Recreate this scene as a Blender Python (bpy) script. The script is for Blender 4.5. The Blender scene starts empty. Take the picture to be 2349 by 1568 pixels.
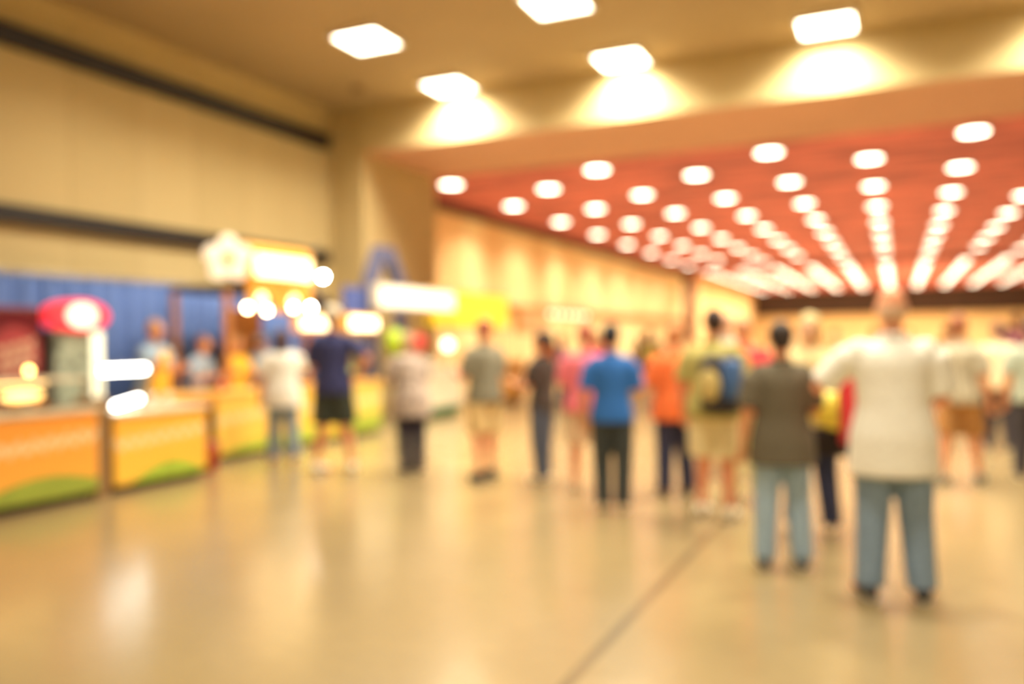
import bpy, bmesh, math, random
from mathutils import Vector, Matrix
random.seed(4)
SC = bpy.context.scene
COL = SC.collection

# ------------------------------------------------------------------ camera, world, exposure
YAW = math.radians(24.42)
cam_d = bpy.data.cameras.new('camera'); cam = bpy.data.objects.new('camera', cam_d); COL.objects.link(cam)
cam.location = (0, 0, 1.5); cam.rotation_euler = (math.radians(90), math.radians(.8), YAW)
cam_d.sensor_width = 36; cam_d.lens = 29.88; cam_d.clip_start = .05; cam_d.clip_end = 400
cam_d.dof.use_dof = True; cam_d.dof.focus_distance = 1.0; cam_d.dof.aperture_fstop = 1.36
SC.camera = cam
W = bpy.data.worlds.new('world'); SC.world = W; W.use_nodes = True
W.node_tree.nodes['Background'].inputs[0].default_value = (1, .85, .62, 1)
W.node_tree.nodes['Background'].inputs[1].default_value = .25
SC.view_settings.view_transform = 'Standard'; SC.view_settings.look = 'None'
SC.view_settings.gamma = 1; SC.view_settings.exposure = 0.16
SC.cycles.use_denoising = True
SC.cycles.use_adaptive_sampling = True; SC.cycles.adaptive_threshold = .02
SC.cycles.max_bounces = 6; SC.cycles.diffuse_bounces = 3; SC.cycles.glossy_bounces = 3; SC.cycles.sample_clamp_indirect = 8
HALL_LAMP = 13; PANEL_LAMP = 12            # brightness of the diffusers as seen
HALL_BEAM = 235; PANEL_BEAM = 130          # watts thrown down by each fitting (narrower than a bare diffuser)
HALL_COL = (1, .89, .66); PANEL_COL = (1, .90, .70)

# ------------------------------------------------------------------ materials
def lin(c):
    return tuple(((v/255)/12.92 if v/255 <= .04045 else ((v/255+.055)/1.055)**2.4) for v in c)
MATS = {}
def mat(name, rgb, rough=.6, metal=0, var=.06, scale=12, bump=0, spec=.5):
    if name in MATS: return MATS[name]
    m = bpy.data.materials.new(name); m.use_nodes = True; nt = m.node_tree; b = nt.nodes['Principled BSDF']
    c = lin(rgb)
    tc = nt.nodes.new('ShaderNodeTexCoord'); n = nt.nodes.new('ShaderNodeTexNoise')
    n.inputs['Scale'].default_value = scale; n.inputs['Detail'].default_value = 4
    nt.links.new(tc.outputs['Object'], n.inputs['Vector'])
    r = nt.nodes.new('ShaderNodeValToRGB')
    r.color_ramp.elements[0].position = .3; r.color_ramp.elements[1].position = .7
    r.color_ramp.elements[0].color = (*[v*(1-var*2) for v in c], 1)
    r.color_ramp.elements[1].color = (*[min(1, v*(1+var)) for v in c], 1)
    nt.links.new(n.outputs['Fac'], r.inputs['Fac']); nt.links.new(r.outputs['Color'], b.inputs['Base Color'])
    b.inputs['Roughness'].default_value = rough; b.inputs['Metallic'].default_value = metal
    b.inputs['Specular IOR Level'].default_value = spec
    if bump:
        bp = nt.nodes.new('ShaderNodeBump'); bp.inputs['Strength'].default_value = bump; bp.inputs['Distance'].default_value = .01
        nt.links.new(n.outputs['Fac'], bp.inputs['Height']); nt.links.new(bp.outputs['Normal'], b.inputs['Normal'])
    MATS[name] = m; return m
def emit(name, rgb, strength):
    if name in MATS: return MATS[name]
    m = bpy.data.materials.new(name); m.use_nodes = True; b = m.node_tree.nodes['Principled BSDF']
    b.inputs['Base Color'].default_value = (*[v*.6 for v in rgb], 1)
    b.inputs['Emission Color'].default_value = (*rgb, 1); b.inputs['Emission Strength'].default_value = strength
    MATS[name] = m; return m
def glass():
    m = bpy.data.materials.new('clear_glass'); m.use_nodes = True; b = m.node_tree.nodes['Principled BSDF']
    b.inputs['Base Color'].default_value = (.95, .97, .95, 1); b.inputs['Roughness'].default_value = .03
    b.inputs['Transmission Weight'].default_value = 1; b.inputs['IOR'].default_value = 1.1
    return m
GLASS = glass()
def node(nt, t, op=None, **kw):
    n = nt.nodes.new(t)
    if op: n.operation = op
    for k, v in kw.items(): setattr(n, k, v)
    return n
def mth(nt, op, a, b=None, c=None):
    n = node(nt, 'ShaderNodeMath', op)
    for i, v in enumerate((a, b, c)):
        if v is None: continue
        if isinstance(v, (int, float)): n.inputs[i].default_value = v
        else: nt.links.new(v, n.inputs[i])
    return n.outputs[0]
def mixc(nt, fac, a, b):
    n = nt.nodes.new('ShaderNodeMix'); n.data_type = 'RGBA'
    if isinstance(fac, (int, float)): n.inputs[0].default_value = fac
    else: nt.links.new(fac, n.inputs[0])
    for i, v in ((6, a), (7, b)):
        if isinstance(v, tuple): n.inputs[i].default_value = (*v, 1)
        else: nt.links.new(v, n.inputs[i])
    return n.outputs[2]
def banner(name, top, low, green, hill, y0, k, script=(255, 235, 190), zc=.12):
    """printed counter wrap: warm ground, wavy pale script stroke, rolling green hill (object space: Y across, Z up)"""
    m = bpy.data.materials.new(name); m.use_nodes = True; nt = m.node_tree; b = nt.nodes['Principled BSDF']
    tc = nt.nodes.new('ShaderNodeTexCoord'); s = nt.nodes.new('ShaderNodeSeparateXYZ'); nt.links.new(tc.outputs['Object'], s.inputs[0])
    y, z = s.outputs[1], s.outputs[2]
    sm = mth(nt, 'MULTIPLY_ADD', z, 1.2, .5)
    base = mixc(nt, sm, lin(low), lin(top))
    w = mth(nt, 'MULTIPLY', mth(nt, 'SINE', mth(nt, 'MULTIPLY', y, 38)), .03)
    w2 = mth(nt, 'MULTIPLY', mth(nt, 'SINE', mth(nt, 'MULTIPLY', y, 91)), .02)
    line = mth(nt, 'ADD', mth(nt, 'ADD', w, w2), mth(nt, 'MULTIPLY_ADD', y, .06, zc))
    near = mth(nt, 'LESS_THAN', mth(nt, 'ABSOLUTE', mth(nt, 'SUBTRACT', z, line)), .035)
    base = mixc(nt, mth(nt, 'MULTIPLY', near, .75), base, lin(script))
    hl = mth(nt, 'MULTIPLY_ADD', mth(nt, 'COSINE', mth(nt, 'MULTIPLY', mth(nt, 'SUBTRACT', y, y0), k)), hill, -.30)
    g = mth(nt, 'LESS_THAN', z, hl)
    n = nt.nodes.new('ShaderNodeTexNoise'); n.inputs['Scale'].default_value = 6; nt.links.new(tc.outputs['Object'], n.inputs['Vector'])
    gr = mixc(nt, n.outputs['Fac'], lin(green), lin(tuple(int(v*.8) for v in green)))
    nt.links.new(mixc(nt, g, base, gr), b.inputs['Base Color']); b.inputs['Roughness'].default_value = .45
    return m

# ------------------------------------------------------------------ mesh helpers
class MB:
    def __init__(s): s.v = []; s.f = []; s.m = []
    def add(s, vs, fs, mi=0):
        o = len(s.v); s.v += [tuple(v) for v in vs]; s.f += [tuple(i+o for i in f) for f in fs]; s.m += [mi]*len(fs); return s
    def box(s, x0, x1, y0, y1, z0, z1, b=0, mi=0):
        bm = bmesh.new()
        bmesh.ops.create_cube(bm, size=1)
        for v in bm.verts:
            v.co = Vector((x0+(v.co.x+.5)*(x1-x0), y0+(v.co.y+.5)*(y1-y0), z0+(v.co.z+.5)*(z1-z0)))
        if b: bmesh.ops.bevel(bm, geom=bm.edges[:], offset=b, segments=2, profile=.5, affect='EDGES')
        bm.verts.index_update()
        s.add([v.co[:] for v in bm.verts], [[v.index for v in f.verts] for f in bm.faces], mi); bm.free(); return s
    def tube(s, pts, rad, n=12, mi=0, ref=None, cap=True):
        """loft of ellipses; rad entries are r or (rx, ry)"""
        P = [Vector(p) for p in pts]; rings = []
        for i, p in enumerate(P):
            d = (P[min(i+1, len(P)-1)]-P[max(i-1, 0)])
            if d.length < 1e-9: d = Vector((0, 0, 1))
            d.normalize()
            rf = Vector(ref) if ref else (Vector((1, 0, 0)) if abs(d.x) < .8 else Vector((0, 1, 0)))
            a = (rf-d*rf.dot(d)).normalized(); c = d.cross(a)
            r = rad[i]; rx, ry = (r, r) if isinstance(r, (int, float)) else r
            rings.append([p+a*math.cos(t)*rx+c*math.sin(t)*ry for t in [2*math.pi*k/n for k in range(n)]])
        if cap:   # rounded ends
            for e, q in ((0, 1), (-1, -2)):
                d = (P[e]-P[q]).normalized(); r = rad[e]; rr = r if isinstance(r, (int, float)) else min(r)
                c0 = P[e]; ring = [c0+(v-c0)*.6+d*rr*.55 for v in rings[e]]
                if e == 0: rings.insert(0, ring)
                else: rings.append(ring)
        vs = [v for r in rings for v in r]; fs = []
        for i in range(len(rings)-1):
            for k in range(n):
                a, b_ = i*n+k, i*n+(k+1) % n
                fs.append((a, b_, b_+n, a+n))
        fs.append(tuple(reversed(range(n)))); fs.append(tuple(range((len(rings)-1)*n, len(rings)*n)))
        return s.add(vs, fs, mi)
    def ball(s, c, r, n=14, mi=0, rot=None):
        rx, ry, rz = (r, r, r) if isinstance(r, (int, float)) else r
        h = n//2; vs = [(0, 0, -1)]; fs = []
        for i in range(1, h):
            t = math.pi*i/h
            for k in range(n):
                p = 2*math.pi*k/n; vs.append((math.sin(t)*math.cos(p), math.sin(t)*math.sin(p), -math.cos(t)))
        vs.append((0, 0, 1)); L = len(vs)-1
        for k in range(n):
            fs.append((0, 1+(k+1) % n, 1+k)); fs.append((L, L-n+k, L-n+(k+1) % n))
        for i in range(h-2):
            for k in range(n):
                a, b_ = 1+i*n+k, 1+i*n+(k+1) % n; fs.append((a, b_, b_+n, a+n))
        M = rot or Matrix.Identity(3); c = Vector(c)
        return s.add([c+M@Vector((x*rx, y*ry, z*rz)) for x, y, z in vs], fs, mi)
    def lathe(s, prof, c=(0, 0, 0), n=24, mi=0):
        vs = []; fs = []
        for r, z in prof:
            for k in range(n):
                t = 2*math.pi*k/n; vs.append((c[0]+r*math.cos(t), c[1]+r*math.sin(t), c[2]+z))
        for i in range(len(prof)-1):
            for k in range(n):
                a, b_ = i*n+k, i*n+(k+1) % n; fs.append((a, b_, b_+n, a+n))
        fs.append(tuple(reversed(range(n)))); fs.append(tuple(range((len(prof)-1)*n, len(prof)*n)))
        return s.add(vs, fs, mi)
    def prism(s, poly, axis, a, b_, mi=0):
        """extrude a 2-D outline (u,v) along axis from a to b"""
        def p(u, v, w): return {'x': (w, u, v), 'y': (u, w, v), 'z': (u, v, w)}[axis]
        n = len(poly); vs = [p(u, v, a) for u, v in poly]+[p(u, v, b_) for u, v in poly]
        fs = [tuple(range(n)), tuple(reversed(range(n, 2*n)))]+[(i, i+n, (i+1) % n+n, (i+1) % n) for i in range(n)]
        return s.add(vs, fs, mi)
    def build(s, name, mats, parent=None, smooth=False, voxel=0, relax=2, loc=None):
        me = bpy.data.meshes.new(name); me.from_pydata(s.v, [], s.f)
        bm = bmesh.new(); bm.from_mesh(me); bmesh.ops.recalc_face_normals(bm, faces=bm.faces[:]); bm.to_mesh(me); bm.free()
        ml = mats if isinstance(mats, (list, tuple)) else [mats]
        for m in ml: me.materials.append(m)
        if len(ml) > 1: me.polygons.foreach_set('material_index', s.m)
        o = bpy.data.objects.new(name, me); COL.objects.link(o)
        if voxel:
            r = o.modifiers.new('r', 'REMESH'); r.mode = 'VOXEL'; r.voxel_size = voxel
            sm = o.modifiers.new('s', 'SMOOTH'); sm.iterations = relax; sm.factor = .5
            dg = bpy.context.evaluated_depsgraph_get(); me2 = bpy.data.meshes.new_from_object(o.evaluated_get(dg))
            o.modifiers.clear(); o.data = me2; me2.name = name; bpy.data.meshes.remove(me); me = me2; smooth = True
            if not me.materials: me.materials.append(ml[0])
        if smooth: me.polygons.foreach_set('use_smooth', [True]*len(me.polygons))
        if parent: o.parent = parent
        if loc: o.location = loc
        return o
def thing(name, label, cat, loc=(0, 0, 0), rz=0, group=None):
    o = bpy.data.objects.new(name, None); COL.objects.link(o); o.location = loc; o.rotation_euler = (0, 0, math.radians(rz))
    o.empty_display_size = .1
    return tag(o, label, cat, group)
def tag(o, label, cat, group=None):
    o['label'] = label; o['category'] = cat
    if group: o['group'] = group
    return o
def struct(name, mb, m): o = mb.build(name, m); o['kind'] = 'structure'; return o
def copy_tree(o, parent=None):
    c = o.copy(); COL.objects.link(c)
    if parent: c.parent = parent
    for ch in list(o.children): copy_tree(ch, c)
    return c

# ------------------------------------------------------------------ the setting
def floor_mat():
    m = bpy.data.materials.new('polished_concrete'); m.use_nodes = True; nt = m.node_tree; b = nt.nodes['Principled BSDF']
    tc = nt.nodes.new('ShaderNodeTexCoord')
    n1 = nt.nodes.new('ShaderNodeTexNoise'); n1.inputs['Scale'].default_value = .55; n1.inputs['Detail'].default_value = 5
    n2 = nt.nodes.new('ShaderNodeTexNoise'); n2.inputs['Scale'].default_value = 9; n2.inputs['Detail'].default_value = 6
    for n in (n1, n2): nt.links.new(tc.outputs['Object'], n.inputs['Vector'])
    c = mixc(nt, n1.outputs['Fac'], lin((138, 120, 84)), lin((178, 156, 112)))
    c = mixc(nt, mth(nt, 'MULTIPLY', n2.outputs['Fac'], .25), c, lin((104, 88, 60)))
    # saw-cut joints of the slab, parallel and across the hall
    s = nt.nodes.new('ShaderNodeSeparateXYZ'); nt.links.new(tc.outputs['Object'], s.inputs[0])
    jx = mth(nt, 'LESS_THAN', mth(nt, 'ABSOLUTE', mth(nt, 'SUBTRACT', mth(nt, 'PINGPONG', mth(nt, 'ADD', s.outputs[0], 1.34), 9.0), 0)), .03)
    c = mixc(nt, mth(nt, 'MULTIPLY', jx, .5), c, lin((80, 68, 48)))
    nt.links.new(c, b.inputs['Base Color'])
    b.inputs['Roughness'].default_value = .27
    nt.links.new(mth(nt, 'MULTIPLY_ADD', n2.outputs['Fac'], .08, .18), b.inputs['Roughness'])
    b.inputs['Specular IOR Level'].default_value = .65
    bp = nt.nodes.new('ShaderNodeBump'); bp.inputs['Strength'].default_value = .12; bp.inputs['Distance'].default_value = .02
    nt.links.new(n2.outputs['Fac'], bp.inputs['Height']); nt.links.new(bp.outputs['Normal'], b.inputs['Normal'])
    return m
def hall_ceiling_mat():
    m = bpy.data.materials.new('maroon_ceiling'); m.use_nodes = True; nt = m.node_tree; b = nt.nodes['Principled BSDF']
    tc = nt.nodes.new('ShaderNodeTexCoord')
    mp = nt.nodes.new('ShaderNodeMapping'); mp.inputs['Scale'].default_value = (.35, 1.6, 1); nt.links.new(tc.outputs['Object'], mp.inputs[0])
    n = nt.nodes.new('ShaderNodeTexNoise'); n.inputs['Scale'].default_value = 1.2; n.inputs['Detail'].default_value = 5; nt.links.new(mp.outputs[0], n.inputs['Vector'])
    r = nt.nodes.new('ShaderNodeValToRGB'); r.color_ramp.elements[0].position = .36; r.color_ramp.elements[1].position = .6
    r.color_ramp.elements[0].color = (*lin((122, 60, 66)), 1); r.color_ramp.elements[1].color = (*lin((216, 114, 108)), 1)
    nt.links.new(n.outputs['Fac'], r.inputs['Fac']); nt.links.new(r.outputs['Color'], b.inputs['Base Color']); b.inputs['Roughness'].default_value = .8
    return m
def panel_wall_mat(name, a, b_, step, off=0):
    """wall of tall fabric panels: alternating tone and thin seams along Y"""
    m = bpy.data.materials.new(name); m.use_nodes = True; nt = m.node_tree; b = nt.nodes['Principled BSDF']
    tc = nt.nodes.new('ShaderNodeTexCoord'); s = nt.nodes.new('ShaderNodeSeparateXYZ'); nt.links.new(tc.outputs['Object'], s.inputs[0])
    q = mth(nt, 'DIVIDE', mth(nt, 'ADD', s.outputs[1], 100+off), step)
    fr = mth(nt, 'FRACT', q)
    wn = nt.nodes.new('ShaderNodeTexWhiteNoise'); wn.noise_dimensions = '1D'; nt.links.new(mth(nt, 'FLOOR', q), wn.inputs['W'])
    c = mixc(nt, wn.outputs['Value'], lin(a), lin(b_))
    c = mixc(nt, mth(nt, 'MULTIPLY', mth(nt, 'LESS_THAN', fr, .03), .2), c, lin((120, 85, 55)))
    nt.links.new(c, b.inputs['Base Color']); b.inputs['Roughness'].default_value = .75
    return m
TAN = mat('tan_paint', (212, 190, 138), .7, var=.03, scale=.8)
CEIL = mat('ceiling_paint', (180, 157, 118), .8, var=.03, scale=.6)
BEAMP = mat('beam_underside_paint', (226, 172, 140), .75, var=.03, scale=.6)
DARK = mat('dark_track_metal', (34, 30, 32), .5, var=.1)
ZC, ZH = 6.4, 8.0
struct('floor', MB().box(-20, 20, -6, 125, -.2, 0), floor_mat())
struct('ceiling', MB().box(-11.2, 16, -6, 14.8, ZC, ZC+.2), CEIL)
struct('wall_left', MB().box(-11.2, -10.9, -6, 15, 0, ZC), panel_wall_mat('partition_panels', (200, 178, 126), (210, 188, 136), 1.22))
struct('trim_1', MB().box(-10.9, -10.74, -6, 14.6, 5.58, 5.86), DARK)
struct('trim_2', MB().box(-10.9, -10.76, -6, 14.6, 3.2, 3.44), DARK)
struct('trim_3', MB().box(-10.9, -10.78, -6, 14.7, 6.2, 6.4), TAN)
# deep beam between the lobby and the hall: front face towards the lobby, underside, back
bm_ = MB().box(-10.07, 16, 14.8, 17.85, 5.47, 8.2)
struct('wall_beam', bm_, BEAMP)
struct('trim_4', MB().box(-10.07, 16, 14.74, 14.8, 5.47, 6.4), TAN)
struct('wall_pillar', MB().box(-11.2, -10.07, 14.8, 17.85, 0, 8.2), TAN)
struct('wall_back', MB().box(-20, -11.2, 17.65, 17.85, 0, 8.2), TAN)
struct('wall_hall_left', MB().box(-19.3, -19, 17.85, 84, 0, 8), panel_wall_mat('hall_fabric_panels', (240, 202, 142), (255, 236, 180), 2.1))
struct('wall_hall_left_far', MB().box(-19.3, -18.6, 84, 125, 0, 8), panel_wall_mat('hall_far_panels', (220, 184, 128), (236, 200, 140), 3.2))
struct('trim_5', MB().box(-19, -18.8, 17.85, 84, 3.1, 3.5), mat('rail_wood', (190, 120, 70), .5))
struct('trim_6', MB().box(-19, -18.7, 17.85, 84, 7.55, 8), mat('cornice_brown', (96, 50, 46), .7))
struct('trim_7', MB().box(-19, -18.1, 82.6, 84.4, 0, 8), mat('column_brown', (128, 84, 66), .7))
struct('ceiling_hall', MB().box(-19.3, 20, 17.85, 125, ZH, ZH+.2), hall_ceiling_mat())
struct('trim_8', MB().box(-19, 20, 76.5, 77.6, 7.7, 8), mat('cross_beam_maroon', (120, 60, 54), .8))
struct('wall_hall_end', MB().box(-19.3, 20, 125, 125.3, 0, 8), mat('end_wall_tan', (230, 198, 140), .8, var=.06, scale=.4))
struct('trim_9', MB().box(-19, 20, 124.7, 125, 4.6, 8), mat('dark_end_bulkhead', (70, 52, 46), .7))
struct('wall_hall_right', MB().box(20, 20.3, 17.85, 125, 0, 8), TAN)
struct('wall_right', MB().box(16, 16.3, -6, 17.85, 0, 8.2), TAN)  # unseen side wall, added to keep ambient light out of the lobby
struct('wall_rear', MB().box(-11.2, 16.3, -6.3, -6, 0, ZC), TAN)  # unseen rear wall, closes the lobby so its corners stay dark

# ------------------------------------------------------------------ ceiling lights
ORD = 'first second third fourth fifth sixth seventh eighth ninth tenth eleventh twelfth thirteenth fourteenth fifteenth sixteenth seventeenth eighteenth'.split()
WHITEM = mat('white_enamel', (235, 225, 205), .4)
def round_lamp(loc, label, group, mat_):
    t = thing('ceiling_lamp', label, 'ceiling light', loc, 0, group)
    MB().lathe([(.30, .0), (.44, -.02), (.46, -.10), (.42, -.11), (.41, -.06), (.3, -.05)], n=28).build('housing', WHITEM, t, True)
    MB().lathe([(.02, -.125), (.30, -.12), (.405, -.10), (.405, -.075), (.02, -.07)], n=28).build('diffuser', mat_, t, True)
    add_light(hall_light, t, -.14)
    return t
HL = emit('hall_lamp_glow', HALL_COL, HALL_LAMP)
def down_light(name, shape, size, watts, col, spread):
    l = bpy.data.lights.new(name, 'AREA'); l.shape = shape; l.size = size; l.energy = watts; l.color = col; l.spread = math.radians(spread)
    return l
hall_light = down_light('hall_downlight', 'DISK', .75, HALL_BEAM, HALL_COL, 130)
def add_light(data, t, z):
    o = bpy.data.objects.new('downlight', data); COL.objects.link(o); o.parent = t; o.location = (0, 0, z)
first = None
G1 = 'round lamps in the wide diamond grid of the near hall ceiling'; L1 = 'round bright lamp in the widely spaced diamond grid on the red ceiling'
pos1 = []
for k in range(-3, 5):
    xa, xb = 2.25+6.22*(k-0), -.85+6.22*k
    for j in range(-1, 8):
        if 18.5 < 30.4+6.15*j < 75: pos1.append((xa, 30.4+6.15*j))
        if 18.5 < 33.0+6.1*j < 75: pos1.append((xb, 33.2+6.1*j))
pos1 = [(x, y) for x, y in pos1 if -18 < x < min(17, .117*y+3.5)]
pos1.sort(key=lambda p: (round(p[1], 1), p[0])); rows1 = sorted({round(p[1], 1) for p in pos1}); seen_rows = [v for v in rows1 if v > 30]
for x, y in pos1:
    mates = [p for p in pos1 if abs(p[1]-y) < .1]; k = ORD[mates.index((x, y))]; ry = round(y, 1)
    if ry in seen_rows: l = 'round red-ceiling lamp, %s from left in the %s row past the beam' % (k, ORD[seen_rows.index(ry)])
    else: l = 'round lamp hidden above the beam, %s from left in the %s hidden row' % (k, ORD[rows1.index(ry)])
    if first is None: first = round_lamp((x, y, ZH), l, G1, HL); continue
    c = copy_tree(first); c.location = (x, y, ZH); c['label'] = l
G2 = 'round lamps in the dense rows of the far hall ceiling'; L2 = 'round lamp in the tightly packed rows on the far red ceiling, beyond the cross beam'
for j in range(13):
    for k in range(-5, 6):
        x, y = -.85+3.11*k, 82+3.1*j
        if x > .117*y+1: continue
        c = copy_tree(first); c.location = (x, y, ZH); c['group'] = G2
        c['label'] = 'small far ceiling lamp, %s from left in the %s dense row' % (ORD[k+5], ORD[j])
PL = emit('panel_lamp_glow', PANEL_COL, PANEL_LAMP)
panel_light = down_light('panel_downlight', 'SQUARE', .74, PANEL_BEAM, PANEL_COL, 140)
def panel_lamp(x, y, label):
    t = thing('square_ceiling_lamp', label, 'ceiling light', (x, y, ZC), 0, 'square lamps on the tan lobby ceiling')
    h = .39
    fr = MB()
    for a in ((-h-.05, h+.05, -h-.05, -h), (-h-.05, h+.05, h, h+.05), (-h-.05, -h, -h, h), (h, h+.05, -h, h)): fr.box(*a, -.07, 0, .006)
    fr.build('frame', WHITEM, t)
    MB().box(-h, h, -h, h, -.05, -.02).build('diffuser', PL, t)
    add_light(panel_light, t, -.075)
    return t
names = {(-7.68, 11.46): 'square lamp in the ceiling farthest left, nearest the tan partition wall',
         (-7.68, 14.2): 'square ceiling lamp before the deep beam, left of its row, near the pillar',
         (-4.3, 14.2): 'square ceiling lamp in the middle of the row before the deep beam',
         (-.95, 14.1): 'square ceiling lamp at the right end of the row before the deep beam',
         (-4.4, 11.4): 'square ceiling lamp half cut by the top edge of the picture'}
for (x, y), l in names.items(): panel_lamp(x, y, l)
for li, (x, y) in enumerate(((2.5, 14.1), (5.9, 14.1), (-.9, 11.4), (2.5, 11.4), (-7.68, 8.7), (-4.3, 8.7), (-.9, 8.7), (2.5, 8.7), (-.9, 5.9), (-.9, 3.1), (-.9, -2.4), (2.5, -2.4), (5.9, -2.4))):  # unseen grid lamps; the nearer rows are added to light backs and counters
    panel_lamp(x, y, 'square lobby ceiling lamp outside the picture, %s counted back from the beam' % ORD[li])
sd = thing('smoke_detector', 'small round detector on the tan ceiling left of the square lamps', 'smoke detector', (-9.35, 13.6, ZC))
MB().lathe([(.12, 0), (.13, -.03), (.10, -.06), (.03, -.07)]).build('body', mat('detector_plastic', (120, 96, 66), .5), sd, True)

# ------------------------------------------------------------------ food stands along the left wall
STEEL = mat('brushed_steel', (150, 140, 125), .35, .9)
CREAM = mat('cream_laminate', (225, 212, 180), .35)
PLINTH = mat('dark_plinth', (48, 36, 30), .6)
def counter(label, y0, y1, xf, depth, h, fm, topm, side=None, rz=0):
    t = thing('food_counter', label, 'counter', (xf, (y0+y1)/2, 0)); w = (y1-y0)/2
    MB().box(-depth, -.03, -w+.01, w-.01, .08, h-.05, .01).build('cabinet', side or mat('orange_side', (214, 150, 70), .5), t)
    fp = MB().box(-.03, 0, -w, w, -h/2+.09, h/2-.05, .006).build('front_panel', fm, t, loc=(0, 0, h/2))
    MB().box(-depth-.02, .03, -w-.02, w+.02, h-.05, h, .012).build('countertop', topm, t)
    MB().box(-depth+.05, -.08, -w+.05, w-.05, 0, .09).build('plinth', PLINTH, t)
    return t
B1 = banner('wrap_orange_a', (250, 160, 62), (255, 184, 72), (170, 186, 70), .15, .5, 2.2)
B2 = banner('wrap_orange_b', (255, 184, 66), (255, 204, 78), (186, 214, 70), .16, .1, 3.2)
B3 = banner('wrap_gold_a', (252, 204, 96), (252, 210, 90), (200, 214, 76), .12, .2, 2.8)
B4 = banner('wrap_gold_b', (255, 208, 90), (250, 212, 80), (204, 222, 80), .15, -.2, 2.4)
B5 = banner('wrap_green', (232, 208, 110), (226, 212, 90), (186, 206, 74), .2, .2, 2.0)
BW = banner('wrap_white', (240, 230, 205), (244, 234, 208), (60, 140, 90), .02, .2, 2.0, script=(235, 222, 190))
counter('orange food counter at the left edge carrying the glass display case', 3.9, 5.98, -7.25, .75, .92, B1, CREAM)
counter('orange counter with a green hill, under the white warmer lamp', 6.18, 7.44, -7.25, .75, .84, B2, CREAM)
counter('gold counter panel with green base, behind the person in white shirt and pale jeans', 8.3, 9.5, -7.92, .7, .9, B3, mat('orange_top', (240, 180, 90), .4))
counter('gold and green counter directly behind the navy shirt person', 9.56, 10.86, -7.92, .7, .9, B4, mat('orange_top', (240, 180, 90), .4))
counter('yellow-green counter right of the navy shirt person', 10.92, 12.1, -7.92, .7, .9, B5, mat('orange_top', (240, 180, 90), .4))
counter('white counter with a green foot line behind the patterned top', 13.9, 16.0, -8.45, .38, 1.0, BW, WHITEM, mat('green_side', (70, 140, 84), .5))
counter('small orange counter beyond the white one', 18.4, 19.7, -8.6, .8, 1.05, banner('wrap_far', (238, 170, 80), (240, 176, 84), (225, 160, 70), .02, 0, 2), mat('orange_top', (240, 180, 90), .4))
# corner post between the two orange counters
tag(MB().box(-7.6, -7.28, 6.0, 6.15, 0, 1.0, .01).build('post', mat('post_tan', (150, 116, 74), .5)), 'narrow tan post between the two front orange counters', 'post')
# serving table in the recess
t = thing('serving_table', 'low table with a bright orange top in the gap after the hill counter', 'table', (-8.2, 7.85, 0))
MB().box(-.3, .35, -.36, .4, .86, .92, .01).build('tabletop', mat('orange_glossy', (250, 190, 90), .3), t)
MB().box(-.27, .31, -.33, .37, .72, .86).build('apron', mat('orange_apron', (236, 160, 66), .5), t)
for sx in (-.25, .29):
    for sy in (-.31, .35): MB().tube([(sx, sy, .02), (sx, sy, .75)], [.025, .025], 8).build('leg', PLINTH, t)
t = thing('waste_bin', 'small red bin on the floor in the dark gap between counters', 'bin', (-7.5, 7.72, 0))
MB().lathe([(.10, 0), (.13, .30), (.135, .31), (.12, .31), (.09, .03)], n=20).build('body', mat('red_plastic', (190, 40, 36), .4), t, True)
MB().lathe([(.137, .31), (.13, .345), (.05, .37)], n=20).build('lid', mat('red_plastic_dark', (150, 30, 30), .4), t, True)
# glass display case with glowing shelf
t = thing('display_case', 'glass display case with a warm glowing shelf at the left edge', 'display case', (-7.6, 4.95, .92))
MB().box(-.32, .30, -.98, .98, .26, .29, .006).build('top', CREAM, t)
for sx in (-.3, .28):
    for sy in (-.96, .96): MB().box(sx-.015, sx+.015, sy-.015, sy+.015, 0, .26).build('corner_post', STEEL, t)
MB().box(.285, .293, -.94, .94, .005, .255).build('front_glass', GLASS, t)
MB().box(-.28, -.22, -.9, .9, .225, .25).build('lamp_strip', emit('case_glow', (1, .62, .2), 7), t)
MB().ball((-.02, .5, .13), (.07, .22, .05), 14).build('heat_lamp', emit('heat_lamp_glow', (1, .62, .2), 4), t, True)
MB().box(-.28, .26, -.93, .93, .0, .012).build('tray', STEEL, t)
bun = None
for i in range(12):
    l = 'golden pastry in the lit display case, %s from the left of the %s line' % (ORD[i//2], ('front', 'back')[i % 2])
    if bun is None:
        bun = tag(MB().ball((0, 0, .035), (.07, .06, .04), 12).build('pastry', mat('golden_crust', (222, 150, 66), .6, var=.2, scale=30), smooth=True), l, 'pastry', 'pastries in the display case')
        c = bun
    else: c = bun.copy(); COL.objects.link(c); c['label'] = l
    c.location = (-7.68+.2*((i+1) % 2), 4.25+.13*i, .935)
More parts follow.
